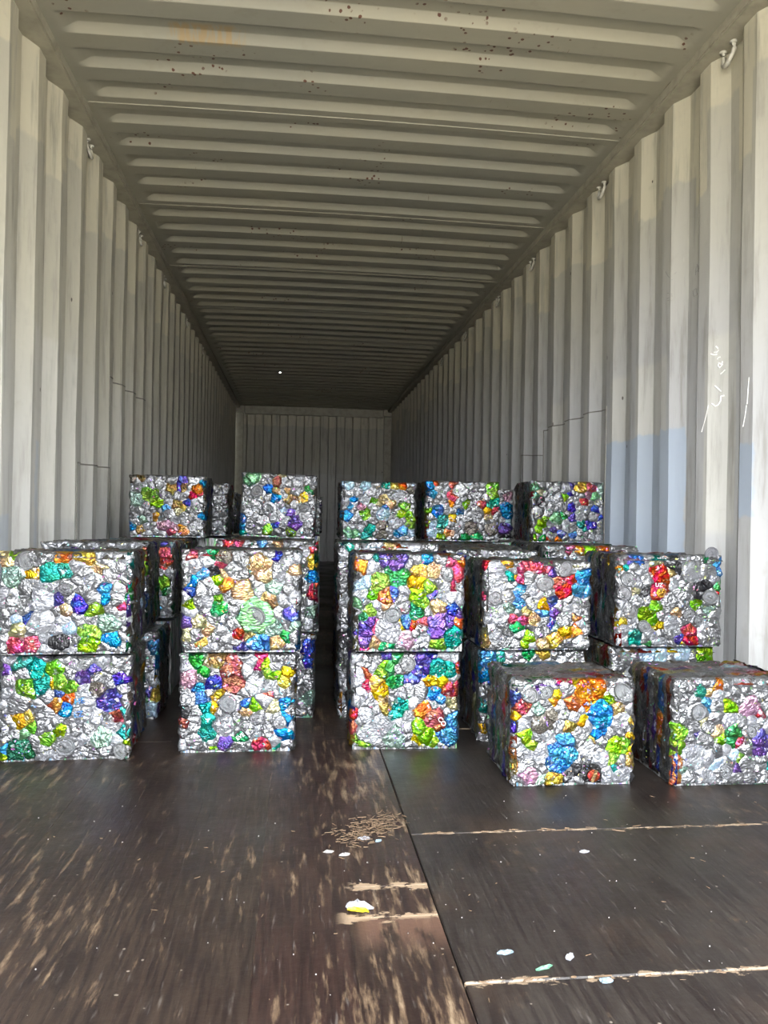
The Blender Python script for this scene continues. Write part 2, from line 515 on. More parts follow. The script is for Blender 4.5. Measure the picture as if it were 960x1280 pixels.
def roof_sheet(y0, y1, hole=None):
    ts = []
    k = int(math.floor((y0 - Y_B) / RP)) - 1
    while Y_B + k * RP < y1 + RP:
        c = Y_B + k * RP
        ts += [c - 0.1125, c - 0.1095, c - 0.1075, c - 0.1055, c - 0.0895, c - 0.0875, c - 0.0855, c - 0.05, c - 0.016, c - 0.0135, c - 0.0115, c, c + 0.0115, c + 0.0135, c + 0.016]
        k += 1
    ys = sorted(set([y0, y1] + [round(t, 4) for t in ts if y0 + 0.002 < t < y1 - 0.002]))
    xs = [-1.135, -1.10, -1.085, -1.07, -1.055, -1.04, -1.025, -0.9, -0.6, -0.48, -0.46, -0.3, 0, 0.3, 0.6, 0.9, 1.025, 1.04, 1.055, 1.07, 1.085, 1.10, 1.135]
    V = [(x, y, roof_z(x, y)) for y in ys for x in xs]
    nx = len(xs)
    Fc = []
    for j in range(len(ys) - 1):
        for i in range(nx - 1):
            a = j * nx + i
            if hole and xs[i] <= hole[0] < xs[i + 1] and ys[j] <= hole[1] < ys[j + 1]: continue
            Fc.append((a, a + nx, a + nx + 1, a + 1))
    n0 = len(V)
    V += [(x, y, z + 0.003) for x, y, z in V]
    Fc += [tuple(n0 + q for q in reversed(f)) for f in Fc]
    # folded lap at the sheet edge
    return mesh('roof_panel', V, Fc, True)

ceiling = bpy.data.objects.new('ceiling', None)
C.objects.link(ceiling)
tag(ceiling, kind='structure')
SEAM0 = Y_B + 2.28 * RP
edges = [SEAM0 + i * 5 * RP for i in range(-3, 10)]
edges = [e for e in edges if 0.15 < e < L - 0.15]
edges = [0.0] + edges + [L]
for a, b in zip(edges, edges[1:]):
    hole = (-0.47, 9.24) if a < 9.24 < b else None
    link('roof_panel', roof_sheet(a, b, hole), M_CEIL, ceiling)
for e in edges[1:-1]:
    bm = bmesh.new()
    tube(bm, [(x, e, roof_z(x, e) - 0.0005) for x in (-1.12, -0.8, -0.4, 0, 0.4, 0.8, 1.12)], 0.0028, 5)
    link('seam_bead', from_bm('seam_bead', bm), M_RAIL, ceiling)

# top rails with lashing rings welded on
def rail(side, name):
    bm = bmesh.new()
    x0, x1 = side * 1.125, side * 1.225
    box(bm, min(x0, x1), max(x0, x1), 0, L, 2.300, 2.42)
    bmesh.ops.bevel(bm, geom=bm.edges[:], offset=0.006, segments=2, affect='EDGES')
    return tag(link(name, from_bm(name, bm), M_RAIL), kind='structure')
trim_l, trim_r = rail(-1, 'trim_1'), rail(1, 'trim_2')
def ring(side, y, parent):
    o = None
    bm = bmesh.new()
    x = side * 1.196
    # bent bar: out of the wall, along, and back up to the rail
    pts = []
    for i in range(9):
        a = PI * i / 8
        pts.append((x - side * (0.008 + 0.012 * math.sin(a)), y - 0.032 * math.cos(a), 2.280 - 0.045 * math.sin(a)))
    tube(bm, [(x - side * 0.012, y - 0.032, 2.306), (x - side * 0.008, y - 0.032, 2.288)] + pts + [(x - side * 0.008, y + 0.032, 2.288), (x - side * 0.012, y + 0.032, 2.306)], 0.0075, 8)
    for q in (-0.032, 0.032):
        tube(bm, [(x - side * 0.012, y + q, 2.304), (x - side * 0.012, y + q, 2.295)], 0.013, 8)
    return link('lashing_ring', from_bm('lashing_ring', bm, True), M_RING, parent)
M_RING = plain('lashing_ring_paint', (0.50, 0.48, 0.40), 0.45)
for y in (2.573, 3.68, 4.79, 5.62, 6.72, 7.83): ring(1, y, trim_r)
for y in (3.605, 4.71, 5.54, 6.645, 7.75): ring(-1, y, trim_l)

# front end wall
def end_wall():
    V, Fc = [], []
    pr = []
    x = -1.14
    while x < 1.14:
        pr += [(x, 0), (x + 0.108, 0), (x + 0.126, 0.042), (x + 0.230, 0.042)]
        x += 0.248
    pr = [(min(1.16, a), d) for a, d in pr]
    for a, d in pr:
        for z in (0.0, 0.7, 1.4, 2.25): V.append((a, L + d - 0.02, z))
    for i in range(len(pr) - 1):
        for j in range(3):
            a, b = i * 4 + j, (i + 1) * 4 + j
            Fc.append((a, b, b + 1, a + 1))
    n0 = len(V)
    V += [(x_, y + 0.004, z) for x_, y, z in V]
    Fc += [tuple(n0 + q for q in reversed(f)) for f in Fc]
    return tag(link('wall_back', mesh('wall_back', V, Fc), M_WL), kind='structure')
end_wall()
tag(link('trim_3', bevel_box('trim_3', -1.06, 1.06, L - 0.045, L + 0.05, 2.22, 2.43, 0.008), M_RAIL), kind='structure')
for i, s in enumerate((-1, 1)):
    p_ = tag(link('trim_%d' % (4 + i), bevel_box('corner_post', min(s * 1.07, s * 1.22), max(s * 1.07, s * 1.22), L - 0.055, L + 0.09, 0, 2.24, 0.008), M_RAIL), kind='structure')
    link('corner_fitting', bevel_box('corner_fitting', min(s * 1.06, s * 1.23), max(s * 1.06, s * 1.23), L - 0.07, L + 0.10, 2.24, 2.35, 0.008), M_RAIL, p_)

# floor: steel underframe, worn planks on the left, plywood boards on the right
fl_bm = bmesh.new()
box(fl_bm, -1.22, 1.22, 0, L + 0.05, -0.12, -0.030)
floor = tag(link('floor', from_bm('floor', fl_bm), M_SUB), kind='structure')
rf = random.Random(5)
plank_w = 1.215 / 8
for i in range(8):
    x1 = -0.0015 - i * plank_w
    x0 = x1 - plank_w
    cuts = [0.0, 1.386, 1.495, 2.44, 4.86, 7.28, 9.7, L + 0.03] if i < 1 else [0.0, 2.44 + (0.9 if i % 2 else 0), 5.2 + (0.7 if i % 2 else 0), 8.4, L + 0.03]
    for a, b in zip(cuts, cuts[1:]):
        zt = -rf.random() * 0.0005
        link('floor_plank', bevel_box('floor_plank', x0, x1, a + 0.001, b - 0.001, -0.03, zt, 0.0003), M_PLANK, floor)
cuts = [0.0, 1.190, 1.722, 2.535, 4.95, 7.37, 9.79, L + 0.03]
for a, b in zip(cuts, cuts[1:]):
    link('plywood_board', bevel_box('plywood_board', 0.0015, 1.215, a + 0.0015, b - 0.0015, -0.03, -rf.random() * 0.001, 0.0022), M_BOARD, floor)

# ground outside the open doors
g = mesh('ground', [(-40, -40, -1.25), (40, -40, -1.25), (40, 40, -1.25), (-40, 40, -1.25)], [(0, 1, 2, 3)])
tag(link('ground', g, M_DUST), kind='structure')

# ------------------------------------------------------------------ bales of crushed drink cans
BW, BD, BH = 0.33, 0.28, 0.285
PAL = {'s': (0.174, 0.177, 0.185), 'w': (0.179, 0.185, 0.201), 't': (0.003, 0.137, 0.113), 'l': (0.090, 0.198, 0.005), 'g': (0.010, 0.124, 0.036), 'f': (0.003, 0.065, 0.026),
       'c': (0.010, 0.099, 0.235), 'h': (0.176, 0.251, 0.317), 'n': (0.020, 0.026, 0.179), 'p': (0.065, 0.036, 0.156), 'm': (0.229, 0.023, 0.051), 'i': (0.235, 0.130, 0.179),
       'r': (0.215, 0.011, 0.011), 'u': (0.137, 0.025, 0.017), 'o': (0.274, 0.079, 0.005), 'y': (0.267, 0.169, 0.003), 'd': (0.189, 0.130, 0.039), 'a': (0.247, 0.163, 0.085),
       'k': (0.007, 0.007, 0.009), 'e': (0.065, 0.057, 0.047), 'z': (0.130, 0.196, 0.163), 'v': (0.081, 0.189, 0.104), 'j': (0.215, 0.202, 0.111),
       'O': (0.204, 0.207, 0.218), 'Q': (0.065, 0.156, 0.065), 'K': (0.007, 0.007, 0.007), 'Y': (0.221, 0.013, 0.010)}
WORD = {'t': 'teal', 'l': 'lime green', 'g': 'green', 'f': 'dark green', 'c': 'light blue', 'n': 'deep blue', 'p': 'purple', 'm': 'pink red', 'r': 'red',
        'u': 'brick red', 'o': 'orange', 'y': 'yellow', 'k': 'black', 'i': 'pink', 'd': 'gold', 'a': 'copper'}
MET = {'w': .55, 's': .85, 'O': .9, 'h': .5, 'k': .3, 'e': .6, 'K': .2}
SPOTS = {
    'Aup': '69 262 28 O,122 226 25 t,155 231 18 t,88 218 13 y,208 272 18 y,37 275 7 l,32 211 28 z,164 182 21 O,198 139 21 n,148 151 14 n,74 103 9 n,233 121 18 l,228 62 21 l,222 23 23 l,262 185 12 c,263 154 9 c,284 36 18 c,270 87 25 z,46 26 25 m,78 26 25 m,51 64 21 j,152 33 23 k,307 128 9 m,318 159 6 g,106 149 28 w,106 87 28 w,318 267 14 w,249 239 9 a,164 123 12 a,173 77 12 h,14 262 14 a',
    'Alow': '7 246 16 p,51 265 18 t,92 246 23 t,102 206 23 t,132 251 21 l,148 216 18 l,173 199 14 l,65 201 23 l,125 211 12 y,143 152 18 o,173 167 15 o,150 179 9 n,162 138 18 c,235 246 10 n,208 226 15 p,300 219 18 n,279 162 28 n,291 115 16 u,309 74 14 t,314 128 12 t,203 162 23 w,203 123 23 w,210 275 21 O,245 197 18 e,51 108 14 y,69 113 10 y,152 79 18 l,122 59 18 l,51 29 35 f,14 37 12 c,166 39 30 O,254 59 28 z,305 15 25 O,42 157 23 s,325 44 7 l,111 93 21 s,5 15 9 l',
    'Bup': '28 272 13 m,81 275 15 g,113 265 20 e,156 258 20 s,214 245 30 a,224 220 25 a,166 175 30 a,262 270 10 n,60 218 13 c,28 190 13 c,25 168 10 n,96 202 13 l,118 185 15 o,113 218 13 a,98 145 15 l,101 122 23 g,23 132 13 l,204 100 50 Q,252 180 20 z,244 145 18 d,305 105 18 n,156 50 15 r,191 42 15 d,204 20 25 c,234 25 15 c,174 10 8 n,265 25 20 d,287 40 13 g,55 22 15 y,48 85 18 j,13 50 18 j,78 65 11 a,154 10 10 p,108 245 10 m,285 245 18 w,315 230 15 a',
    'Blow': '49 272 21 g,72 234 13 g,106 269 21 d,75 261 10 j,147 239 31 u,150 199 28 u,224 280 11 m,222 250 10 m,240 250 10 l,255 220 15 l,273 226 8 l,309 229 16 y,302 199 16 y,23 212 26 i,93 202 20 n,57 186 14 c,62 159 11 c,106 161 13 y,102 129 9 y,80 94 15 t,85 51 20 t,77 126 10 t,18 121 13 k,13 83 11 u,134 22 16 p,173 46 13 f,235 22 22 r,307 94 18 c,299 51 21 c,304 140 13 c,222 99 23 O,286 86 23 O,214 132 13 l,186 137 13 c,191 118 9 a,263 126 15 j,139 142 28 O,211 191 26 w,253 191 21 w,103 8 8 l,129 75 28 w,21 156 21 O,281 11 6 t,250 167 8 m',
    'Cup': '22 250 19 o,61 274 10 t,92 266 21 p,130 261 28 p,103 237 14 g,136 216 27 g,75 197 28 l,58 165 22 l,89 160 25 o,92 139 14 a,50 123 11 l,122 165 11 n,191 234 22 y,186 202 23 y,236 234 22 a,216 272 14 c,222 186 17 l,186 170 19 l,202 139 17 l,183 117 19 g,277 224 22 O,305 229 22 m,291 256 17 m,297 186 11 m,322 256 16 o,319 186 17 s,39 197 14 h,17 186 14 h,25 165 14 w,247 128 22 a,233 165 12 n,294 123 19 n,252 85 28 p,247 59 25 p,280 85 17 p,313 83 11 o,299 40 31 t,31 59 25 p,28 32 19 p,50 80 17 p,28 96 11 g,64 75 14 m,31 13 8 m,114 107 25 O,103 59 39 w,136 75 10 y,153 85 10 c,155 37 25 i,205 88 11 r,180 75 10 r,214 37 14 w,252 19 19 l,61 27 11 a',
    'Clow': '45 226 10 r,11 210 28 w,20 156 28 w,87 231 16 l,98 247 12 l,76 194 20 y,92 172 23 y,101 145 12 a,115 242 16 g,140 196 20 g,137 269 12 g,103 285 17 n,171 253 25 O,182 204 14 n,204 231 12 n,224 231 11 n,266 239 28 t,299 237 20 t,243 204 17 y,280 204 16 y,322 242 10 r,299 177 22 r,324 191 11 r,249 164 22 c,271 148 17 c,302 140 17 j,101 126 16 d,148 129 20 t,140 99 11 t,221 113 25 o,254 91 31 u,268 65 22 u,308 81 22 c,299 38 31 c,271 40 14 c,210 65 25 l,232 38 25 l,254 27 17 l,199 32 12 y,6 102 17 r,6 65 21 r,14 32 14 l,34 13 17 l,42 91 28 w,48 54 28 w,95 65 34 w,131 32 34 z,221 263 17 n,243 282 11 n',
    'Dup': '11 273 11 r,8 173 14 r,76 276 13 y,95 233 10 y,81 230 15 t,123 259 21 m,163 265 24 m,191 259 14 m,112 227 16 m,185 213 28 O,140 230 22 s,210 245 12 p,247 262 28 O,233 219 22 r,247 190 25 r,264 222 14 r,303 230 24 c,292 190 24 c,314 184 14 c,112 190 17 c,109 150 17 c,208 155 14 n,182 147 14 y,177 118 7 c,126 121 11 d,79 132 16 z,121 98 16 m,90 98 10 m,157 98 14 a,138 43 16 l,129 17 11 l,222 35 22 y,253 58 20 y,289 60 17 o,278 107 9 o,208 83 8 n,3 26 17 d,6 49 8 y,180 20 11 a,45 219 31 w,36 259 25 w,253 98 25 s,34 167 25 O,300 23 22 s,253 17 20 s,222 121 8 p,51 109 28 w',
    'Dfg': '122 280 9 r,151 283 12 r,171 278 9 y,196 253 27 o,226 258 25 o,166 219 22 o,206 219 22 o,186 204 12 w,261 233 15 l,236 199 27 c,236 165 25 c,231 135 17 c,256 165 10 c,189 170 11 y,27 209 19 u,5 231 9 n,7 160 9 n,69 251 9 p,117 243 10 y,112 224 7 o,72 199 15 z,77 165 27 e,102 184 15 e,37 135 16 l,57 106 11 l,117 96 17 c,112 61 15 c,146 120 22 c,156 81 20 c,136 57 14 c,275 106 25 l,300 106 17 l,270 76 17 l,318 130 10 y,320 96 7 y,323 165 7 y,216 29 26 K,179 42 12 k,161 27 10 k,47 27 22 i,82 17 12 z,112 10 20 y,12 7 17 s,280 39 9 t,300 22 27 w,258 27 17 w,7 57 15 o,295 248 30 O,206 96 25 s,47 243 22 O,89 248 20 O,156 155 15 d,285 209 10 a,216 115 12 d',
    'Eup': '43 265 10 n,71 271 17 c,26 245 9 t,11 245 8 o,34 209 26 O,20 166 24 O,128 231 26 r,145 212 20 r,122 254 17 j,133 172 27 Y,173 262 23 k,187 240 12 k,91 166 14 k,232 234 31 w,289 234 23 s,318 234 16 c,312 257 11 c,278 279 9 g,261 172 23 k,284 189 14 k,323 166 7 r,289 155 26 O,122 124 17 l,91 99 23 l,111 82 17 l,82 65 20 O,40 110 23 O,20 76 10 y,57 172 14 j,125 65 14 y,193 102 14 a,221 102 20 O,252 82 18 O,249 133 10 l,286 119 14 z,65 40 20 t,54 14 14 t,102 3 11 g,227 48 20 r,227 20 18 r,215 6 6 y,196 25 10 n,167 138 28 s,176 76 23 w,295 25 34 s',
    'Efg': '71 253 15 t,98 255 8 a,119 263 11 o,155 208 18 l,90 210 8 c,121 239 13 w,17 141 24 l,17 105 19 l,13 61 15 o,12 22 15 o,31 38 8 z,67 196 23 O,82 129 15 O,63 133 6 p,163 144 19 g,159 113 13 g,132 125 10 l,121 144 12 a,209 208 27 i,232 188 12 m,209 144 17 O,240 121 23 p,236 89 15 p,178 109 5 m,121 57 11 h,159 81 12 h,175 42 10 p,182 67 5 l,79 168 8 j,140 38 19 O,59 77 29 w,90 22 23 w,201 53 23 s,290 228 19 c,297 160 19 r,278 49 21 t,309 89 15 y',
    'T1': '51 268 14 d,97 187 34 l,114 158 26 l,71 207 17 l,176 225 23 d,233 227 16 d,211 230 9 n,230 268 17 n,290 222 23 o,273 193 14 r,302 199 13 r,316 242 10 c,205 153 20 d,228 132 13 y,250 158 13 n,156 130 18 c,168 107 23 O,211 118 16 j,117 98 14 y,319 95 15 c,9 43 22 c,60 78 18 z,151 49 28 i,171 26 20 m,199 49 16 i,233 29 22 o,216 55 10 o,51 35 20 d,290 130 23 s,284 49 28 s,26 170 34 z',
    'T2': '46 264 31 v,23 247 20 v,108 217 17 c,148 173 17 c,6 71 16 c,14 41 10 c,216 112 20 p,250 82 18 p,242 50 20 p,222 71 11 p,117 29 26 l,225 21 23 l,273 188 16 y,262 170 13 y,290 220 11 g,302 209 10 g,154 247 20 u,199 209 13 d,205 165 17 d,233 176 10 a,151 53 11 n,199 118 14 h,68 200 31 O,119 123 26 O,276 138 23 O,11 12 11 t,159 203 11 a',
    'T3': '34 265 23 h,198 269 18 t,235 262 14 y,267 269 16 o,109 265 23 h,29 115 24 c,52 193 14 c,43 161 13 c,86 161 18 i,109 128 24 l,141 187 14 l,187 200 20 a,221 180 20 a,278 167 23 l,307 115 26 l,261 128 20 l,307 75 16 l,273 43 26 c,255 29 20 c,313 29 17 h,34 29 26 v,66 29 20 v,129 49 23 t,118 16 17 t,184 128 32 h,192 151 11 c,181 69 23 e,187 23 23 e,244 82 29 w,307 246 14 e,255 219 17 w,26 187 17 w',
    'T4': '15 257 24 c,29 219 16 c,38 272 13 r,59 150 21 c,47 132 15 c,153 141 15 c,118 263 18 r,115 213 25 r,115 175 14 o,292 257 29 l,295 222 21 l,306 182 21 t,289 169 12 t,306 144 16 r,277 119 16 a,77 94 25 t,71 75 18 t,121 106 15 y,97 38 19 o,118 31 13 a,74 22 12 l,15 144 13 l,6 88 8 l,177 9 27 g,230 9 27 g,180 175 18 l,295 56 32 e,200 63 29 e,248 175 18 u,29 81 16 h,29 38 21 h,153 238 35 s,224 225 24 s',
    'T5': '23 251 19 v,23 215 19 v,41 190 18 k,222 257 26 y,155 215 13 l,53 86 18 l,67 113 12 l,41 55 18 l,12 18 20 l,58 12 15 g,117 110 29 v,146 123 16 g,187 165 16 n,187 110 20 n,172 224 11 n,181 270 11 p,275 77 22 n,257 89 9 n,310 116 12 n,295 156 16 n,140 40 15 n,105 55 13 p,228 86 19 t,251 61 12 t,239 190 19 r,257 221 13 i,286 215 15 v,126 6 16 o,76 6 12 o,199 31 15 c,105 264 35 s,53 264 23 s,29 141 29 s,315 251 18 z,286 123 23 s',
}

SPOTS.update({
    'A3u': '292 238 26 r,296 262 14 n,292 205 24 r,290 130 26 l,288 60 18 w,300 100 15 g',
    'A2u': '318 250 22 u,312 200 18 l,316 150 22 w,310 90 20 c,316 30 20 k',
    'A2l': '318 235 26 c,300 180 25 s,316 130 26 w,300 90 14 n,318 80 14 y,305 30 26 h',
    'B2u': '316 262 14 r,312 215 18 y,314 175 20 c,316 120 22 r,312 60 24 z,40 272 16 m,75 274 14 m,150 270 16 c,200 272 16 a',
    'B2l': '314 235 30 n,312 180 18 n,316 120 24 s,312 60 22 z',
    'C2u': '35 272 18 t,90 272 16 w,165 275 22 d,235 268 40 w,300 272 18 s',
    'D1l': '30 262 26 c,60 268 20 t,90 270 16 w,150 268 16 g,200 268 18 y,12 200 18 c,8 110 18 t,10 40 14 y',
    'E1l': '30 240 40 s,120 262 30 h,160 258 26 h,230 262 24 h,305 258 34 l,80 200 40 w',
    'E2u': '90 270 16 m,120 270 16 o,160 272 16 l,205 268 20 o,250 270 18 s',
    'T4b': '300 238 26 i,296 175 36 c,300 140 26 c,290 60 36 p,312 30 22 k,310 100 20 h'})
def warp(x, y, seed):
    a = noise.noise_vector(Vector((x * 38, y * 38, seed)))
    b = noise.noise_vector(Vector((x * 120, y * 120, seed + 9)))
    c = noise.noise_vector(Vector((x * 68, y * 68, seed + 21)))
    return x + a.x * 0.0070 + c.x * 0.0048 + b.x * 0.002, y + a.y * 0.0070 + c.y * 0.0048 + b.y * 0.002

def clip(poly, nx, ny, c):
    """keep the side nx*x + ny*y <= c"""
    out = []
    n = len(poly)
    for i in range(n):
        p, q = poly[i], poly[(i + 1) % n]
        dp, dq = nx * p[0] + ny * p[1] - c, nx * q[0] + ny * q[1] - c
        if dp <= 0: out.append(p)
        if (dp < 0 < dq) or (dq < 0 < dp):
            t = dp / (dp - dq)
            out.append((p[0] + (q[0] - p[0]) * t, p[1] + (q[1] - p[1]) * t))
    return out

def cells(W, H, seeds, aspect=1.0):
    """weighted cells that tile a W x H face; aspect > 1 draws them out along y"""
    S = [(x * aspect, y, r) for x, y, r in seeds]
    res = []
    for i, (x, y, r) in enumerate(S):
        poly = [(0, 0), (W * aspect, 0), (W * aspect, H), (0, H)]
        for j, (a, b, q) in enumerate(S):
            if i == j: continue
            dx, dy = a - x, b - y
            if dx * dx + dy * dy > 0.04 * aspect * aspect: continue
            c = (a * a + b * b - x * x - y * y + r * r - q * q) / 2
            poly = clip(poly, dx, dy, c)
            if len(poly) < 3: break
        if len(poly) >= 3:
            res.append((i, [(px / aspect, py) for px, py in poly]))
    return res

def fill_seeds(W, H, fixed, rng, lo, hi, aspect=1.0, tries=900, tight=0.82):
    S = list(fixed)
    for k in range(tries):
        r = lo + (hi - lo) * rng.random() ** 1.6
        x, y = rng.uniform(0.003, W - 0.003), rng.uniform(0.003, H - 0.003)
        ok = True
        for a, b, q in S:
            dx, dy = (a - x) * aspect, b - y
            if dx * dx + dy * dy < ((r + q) * tight) ** 2:
                ok = False
                break
        if ok: S.append((x, y, r))
    return S

def crumple(poly, W, H, step, rng, seed, bulge, crease, edge=0.012, taper=None):
    """one crushed can pressed into a face: a folded sheet with sunk edges; gives (u, v, out) points and triangles"""
    # gap between neighbours
    cx = sum(p[0] for p in poly) / len(poly); cy = sum(p[1] for p in poly) / len(poly)
    rim = []
    n = len(poly)
    per = 0
    for i in range(n):
        p, q = poly[i], poly[(i + 1) % n]
        d = math.hypot(q[0] - p[0], q[1] - p[1])
        per += d
        m = max(1, int(d / (step * 1.15)))
        for k in range(m):
            t = k / m
            rim.append((p[0] + (q[0] - p[0]) * t, p[1] + (q[1] - p[1]) * t))
    if len(rim) < 3: return None
    def dist(x, y):
        best = 1
        for i in range(n):
            ax, ay = poly[i]; bx, by = poly[(i + 1) % n]
            vx, vy = bx - ax, by - ay
            l2 = vx * vx + vy * vy
            if l2 < 1e-12: continue
            t = max(0, min(1, ((x - ax) * vx + (y - ay) * vy) / l2))
            best = min(best, math.hypot(x - ax - vx * t, y - ay - vy * t))
        return best
    def inside(x, y):
        s = 0
        for i in range(n):
            ax, ay = poly[i]; bx, by = poly[(i + 1) % n]
            if (bx - ax) * (y - ay) - (by - ay) * (x - ax) < 0: return False
        return True
    x0, x1 = min(p[0] for p in poly), max(p[0] for p in poly)
    y0, y1 = min(p[1] for p in poly), max(p[1] for p in poly)
    pts = list(rim)
    nb = len(rim)
    yy = y0 + step * 0.5
    row = 0
    while yy < y1:
        xx = x0 + step * (0.5 if row % 2 else 0.0)
        while xx < x1:
            px, py = xx + rng.uniform(-.36, .36) * step, yy + rng.uniform(-.36, .36) * step
            if inside(px, py) and dist(px, py) > step * 0.45: pts.append((px, py))
            xx += step
        yy += step * 0.87
        row += 1
    if len(pts) == nb: pts.append((cx, cy))
    vs, _, fs, _, _, _ = geometry.delaunay_2d_cdt([Vector(p) for p in pts], [], [list(range(nb))], 1, 1e-6)
    folds = []
    for k in range(3):
        a = rng.uniform(0, PI)
        folds.append((math.cos(a), math.sin(a), rng.uniform(-.3, .3) * (x1 - x0), rng.uniform(-1, 1), rng.uniform(90, 420)))
    tx, ty = rng.uniform(-.16, .16), rng.uniform(-.16, .16)
    out = []
    for v in vs:
        d = dist(v.x, v.y)
        e = min(1.0, d / 0.0032)
        e = e * (2 - e)
        h = -0.0035 + e * (0.0030 + bulge * min(1.0, d / 0.016))
        q = 0.0
        for fx, fy, c, amp, fr in folds:
            s = (fx * (v.x - cx) + fy * (v.y - cy) - c) * fr
            q += amp * (abs((s / PI) % 2 - 1) - 0.5)
        h += e * (q * crease + rng.uniform(-1, 1) * crease * 0.5 + tx * (v.x - cx) + ty * (v.y - cy))
        b = min(v.x, W - v.x, v.y, H - v.y)
        if b < edge:
            b = max(b, 0)
            h -= edge - math.sqrt(max(0, edge * edge - (edge - b) ** 2)) * 1.0
        wx, wy = warp(v.x, v.y, seed)
        low = noise.noise(Vector((v.x * 9, v.y * 9, seed + 3))) * 0.005
        out.append((wx, wy, h + low))
    return out, [list(f) for f in fs]

def soften(pts, rl, rr):
    """rounds the two lower corners of a front face"""
    out = []
    for u, v, h in pts:
        for r, cx in ((rl, rl), (rr, BW - rr)):
            if r and v < r and ((cx == rl and u < cx) or (cx != rl and u > cx)):
                d = math.hypot(u - cx, v - r)
                if d > r:
                    u, v, h = cx + (u - cx) * r / d, r + (v - r) * r / d, h - 0.006
        out.append((u, v, h))
    return out

def place(face, pts):
    return [(x, y, min(max(z, 0.001), BH - 0.0008)) for x, y, z in place_raw(face, pts)]

def place_raw(face, pts):
    if face == 'front': return [(u - BW / 2, -BD / 2 - h, v) for u, v, h in pts]
    if face == 'right': return [(BW / 2 + h, u - BD / 2, v) for u, v, h in pts]
    if face == 'left': return [(-BW / 2 - h, BD / 2 - u, v) for u, v, h in pts]
    return [(u - BW / 2, v - BD / 2, BH - .005 + h) for u, v, h in pts]

# pressed strips of the other faces: made once, shared by every bale
SIDE = {}
for face, (W, H) in (('right', (BD, BH)), ('left', (BD, BH)), ('top', (BW, BD))):
    for var in range(3):
        rng = random.Random('%s%d' % (face, var))
        asp = 3.6 if face != 'top' else 0.30
        S = fill_seeds(W, H, [], rng, 0.022, 0.052, asp, 500, 0.80) if face != 'top' else fill_seeds(W, H, [], rng, 0.010, 0.017, asp, 500, 0.80)
        lst = []
        for i, poly in cells(W, H, S, asp):
            r = crumple(poly, W, H, 0.012, rng, 40 + var * 7 + ord(face[0]), 0.003, 0.0016, 0.010)
            if r: lst.append(mesh('pressed_can_edge', place(face, r[0]), r[1], True))
        SIDE[face, var] = lst
        for me in lst: me.materials.append(M_CAN)

def core_mesh(seed, step=0.0):
    bm = bmesh.new()
    box(bm, -BW / 2 + .008, BW / 2 - .008, -BD / 2 + .008, BD / 2 - .004, 0.0, BH - .012)
    bmesh.ops.subdivide_edges(bm, edges=bm.edges[:], cuts=9, use_grid_fill=True)
    for v in bm.verts:
        nz = noise.noise_vector(Vector((v.co.x * 30, v.co.y * 30, v.co.z * 12 + seed)))
        v.co.x += nz.x * 0.006
        v.co.y += nz.y * 0.006
        if 0.02 < v.co.z < BH - .02: v.co.z += nz.z * 0.004
        elif v.co.z >= BH - .02: v.co.z += nz.z * 0.003
    me = from_bm('packed_core', bm)
    me.materials.append(M_CORE)
    return me
CORES = [core_mesh(i * 5.3) for i in range(4)]

def end_mesh(seed, seg=18):
    """round can end: rim, groove, panel and pull tab; unit radius, faces -y"""
    rng = random.Random(seed)
    prof = [(1.02, -.15), (1.0, .08), (.95, .22), (.88, .20), (.82, -.12), (.76, -.16), (.68, .03), (.45, -.04), (.25, .06)]
    V, Fc = [], []
    for r, h in prof:
        for k in range(seg):
            a = 2 * PI * k / seg
            w = 1 + 0.05 * math.sin(2 * a + seed) + 0.03 * math.sin(3 * a + 2 * seed)
            dh = rng.uniform(-.07, .07) if r < .7 else rng.uniform(-.03, .03)
            V.append((r * w * math.cos(a), -(h + dh), r * w * math.sin(a)))
    for i in range(len(prof) - 1):
        for k in range(seg):
            a, b = i * seg + k, i * seg + (k + 1) % seg
            Fc.append((a, b, b + seg, a + seg))
    Fc.append(tuple((len(prof) - 1) * seg + k for k in range(seg)))
    # pull tab
    n0 = len(V)
    ang = rng.uniform(0, 2 * PI)
    ca, sa = math.cos(ang), math.sin(ang)
    tab = [(-.12, -.42), (.12, -.42), (.17, -.2), (.15, .18), (-.15, .18), (-.17, -.2)]
    for hh in (.05, .13):
        for a, b in tab: V.append((a * ca - b * sa, -hh, a * sa + b * ca))
    for k in range(6): Fc.append((n0 + k, n0 + (k + 1) % 6, n0 + 6 + (k + 1) % 6, n0 + 6 + k))
    Fc.append(tuple(n0 + 6 + k for k in range(6)))
    me = mesh('can_end', V, Fc, True)
    me.materials.append(M_CAN)
    return me
ENDS_M = [end_mesh(i * 1.7 + 1) for i in range(6)]

def jitter(c, rng, v=0.10):
    h, s, b = colorsys.rgb_to_hsv(*c)
    b *= 1 + rng.uniform(-v, v * 0.6)
    h = (h + rng.uniform(-.012, .012)) % 1
    s = min(1, max(0, s * (1 + rng.uniform(-.12, .08))))
    return colorsys.hsv_to_rgb(h, s, min(0.7, b))

def paint(o, key, rng):
    c = jitter(PAL[key], rng)
    o.color = (*c, MET.get(key, 0.8))

def silver_key(rng):
    t = rng.random()
    if t < .74: return 's'
    if t < .965: return 'w'
    return rng.choice('htlcnprmoydazzvjgke')

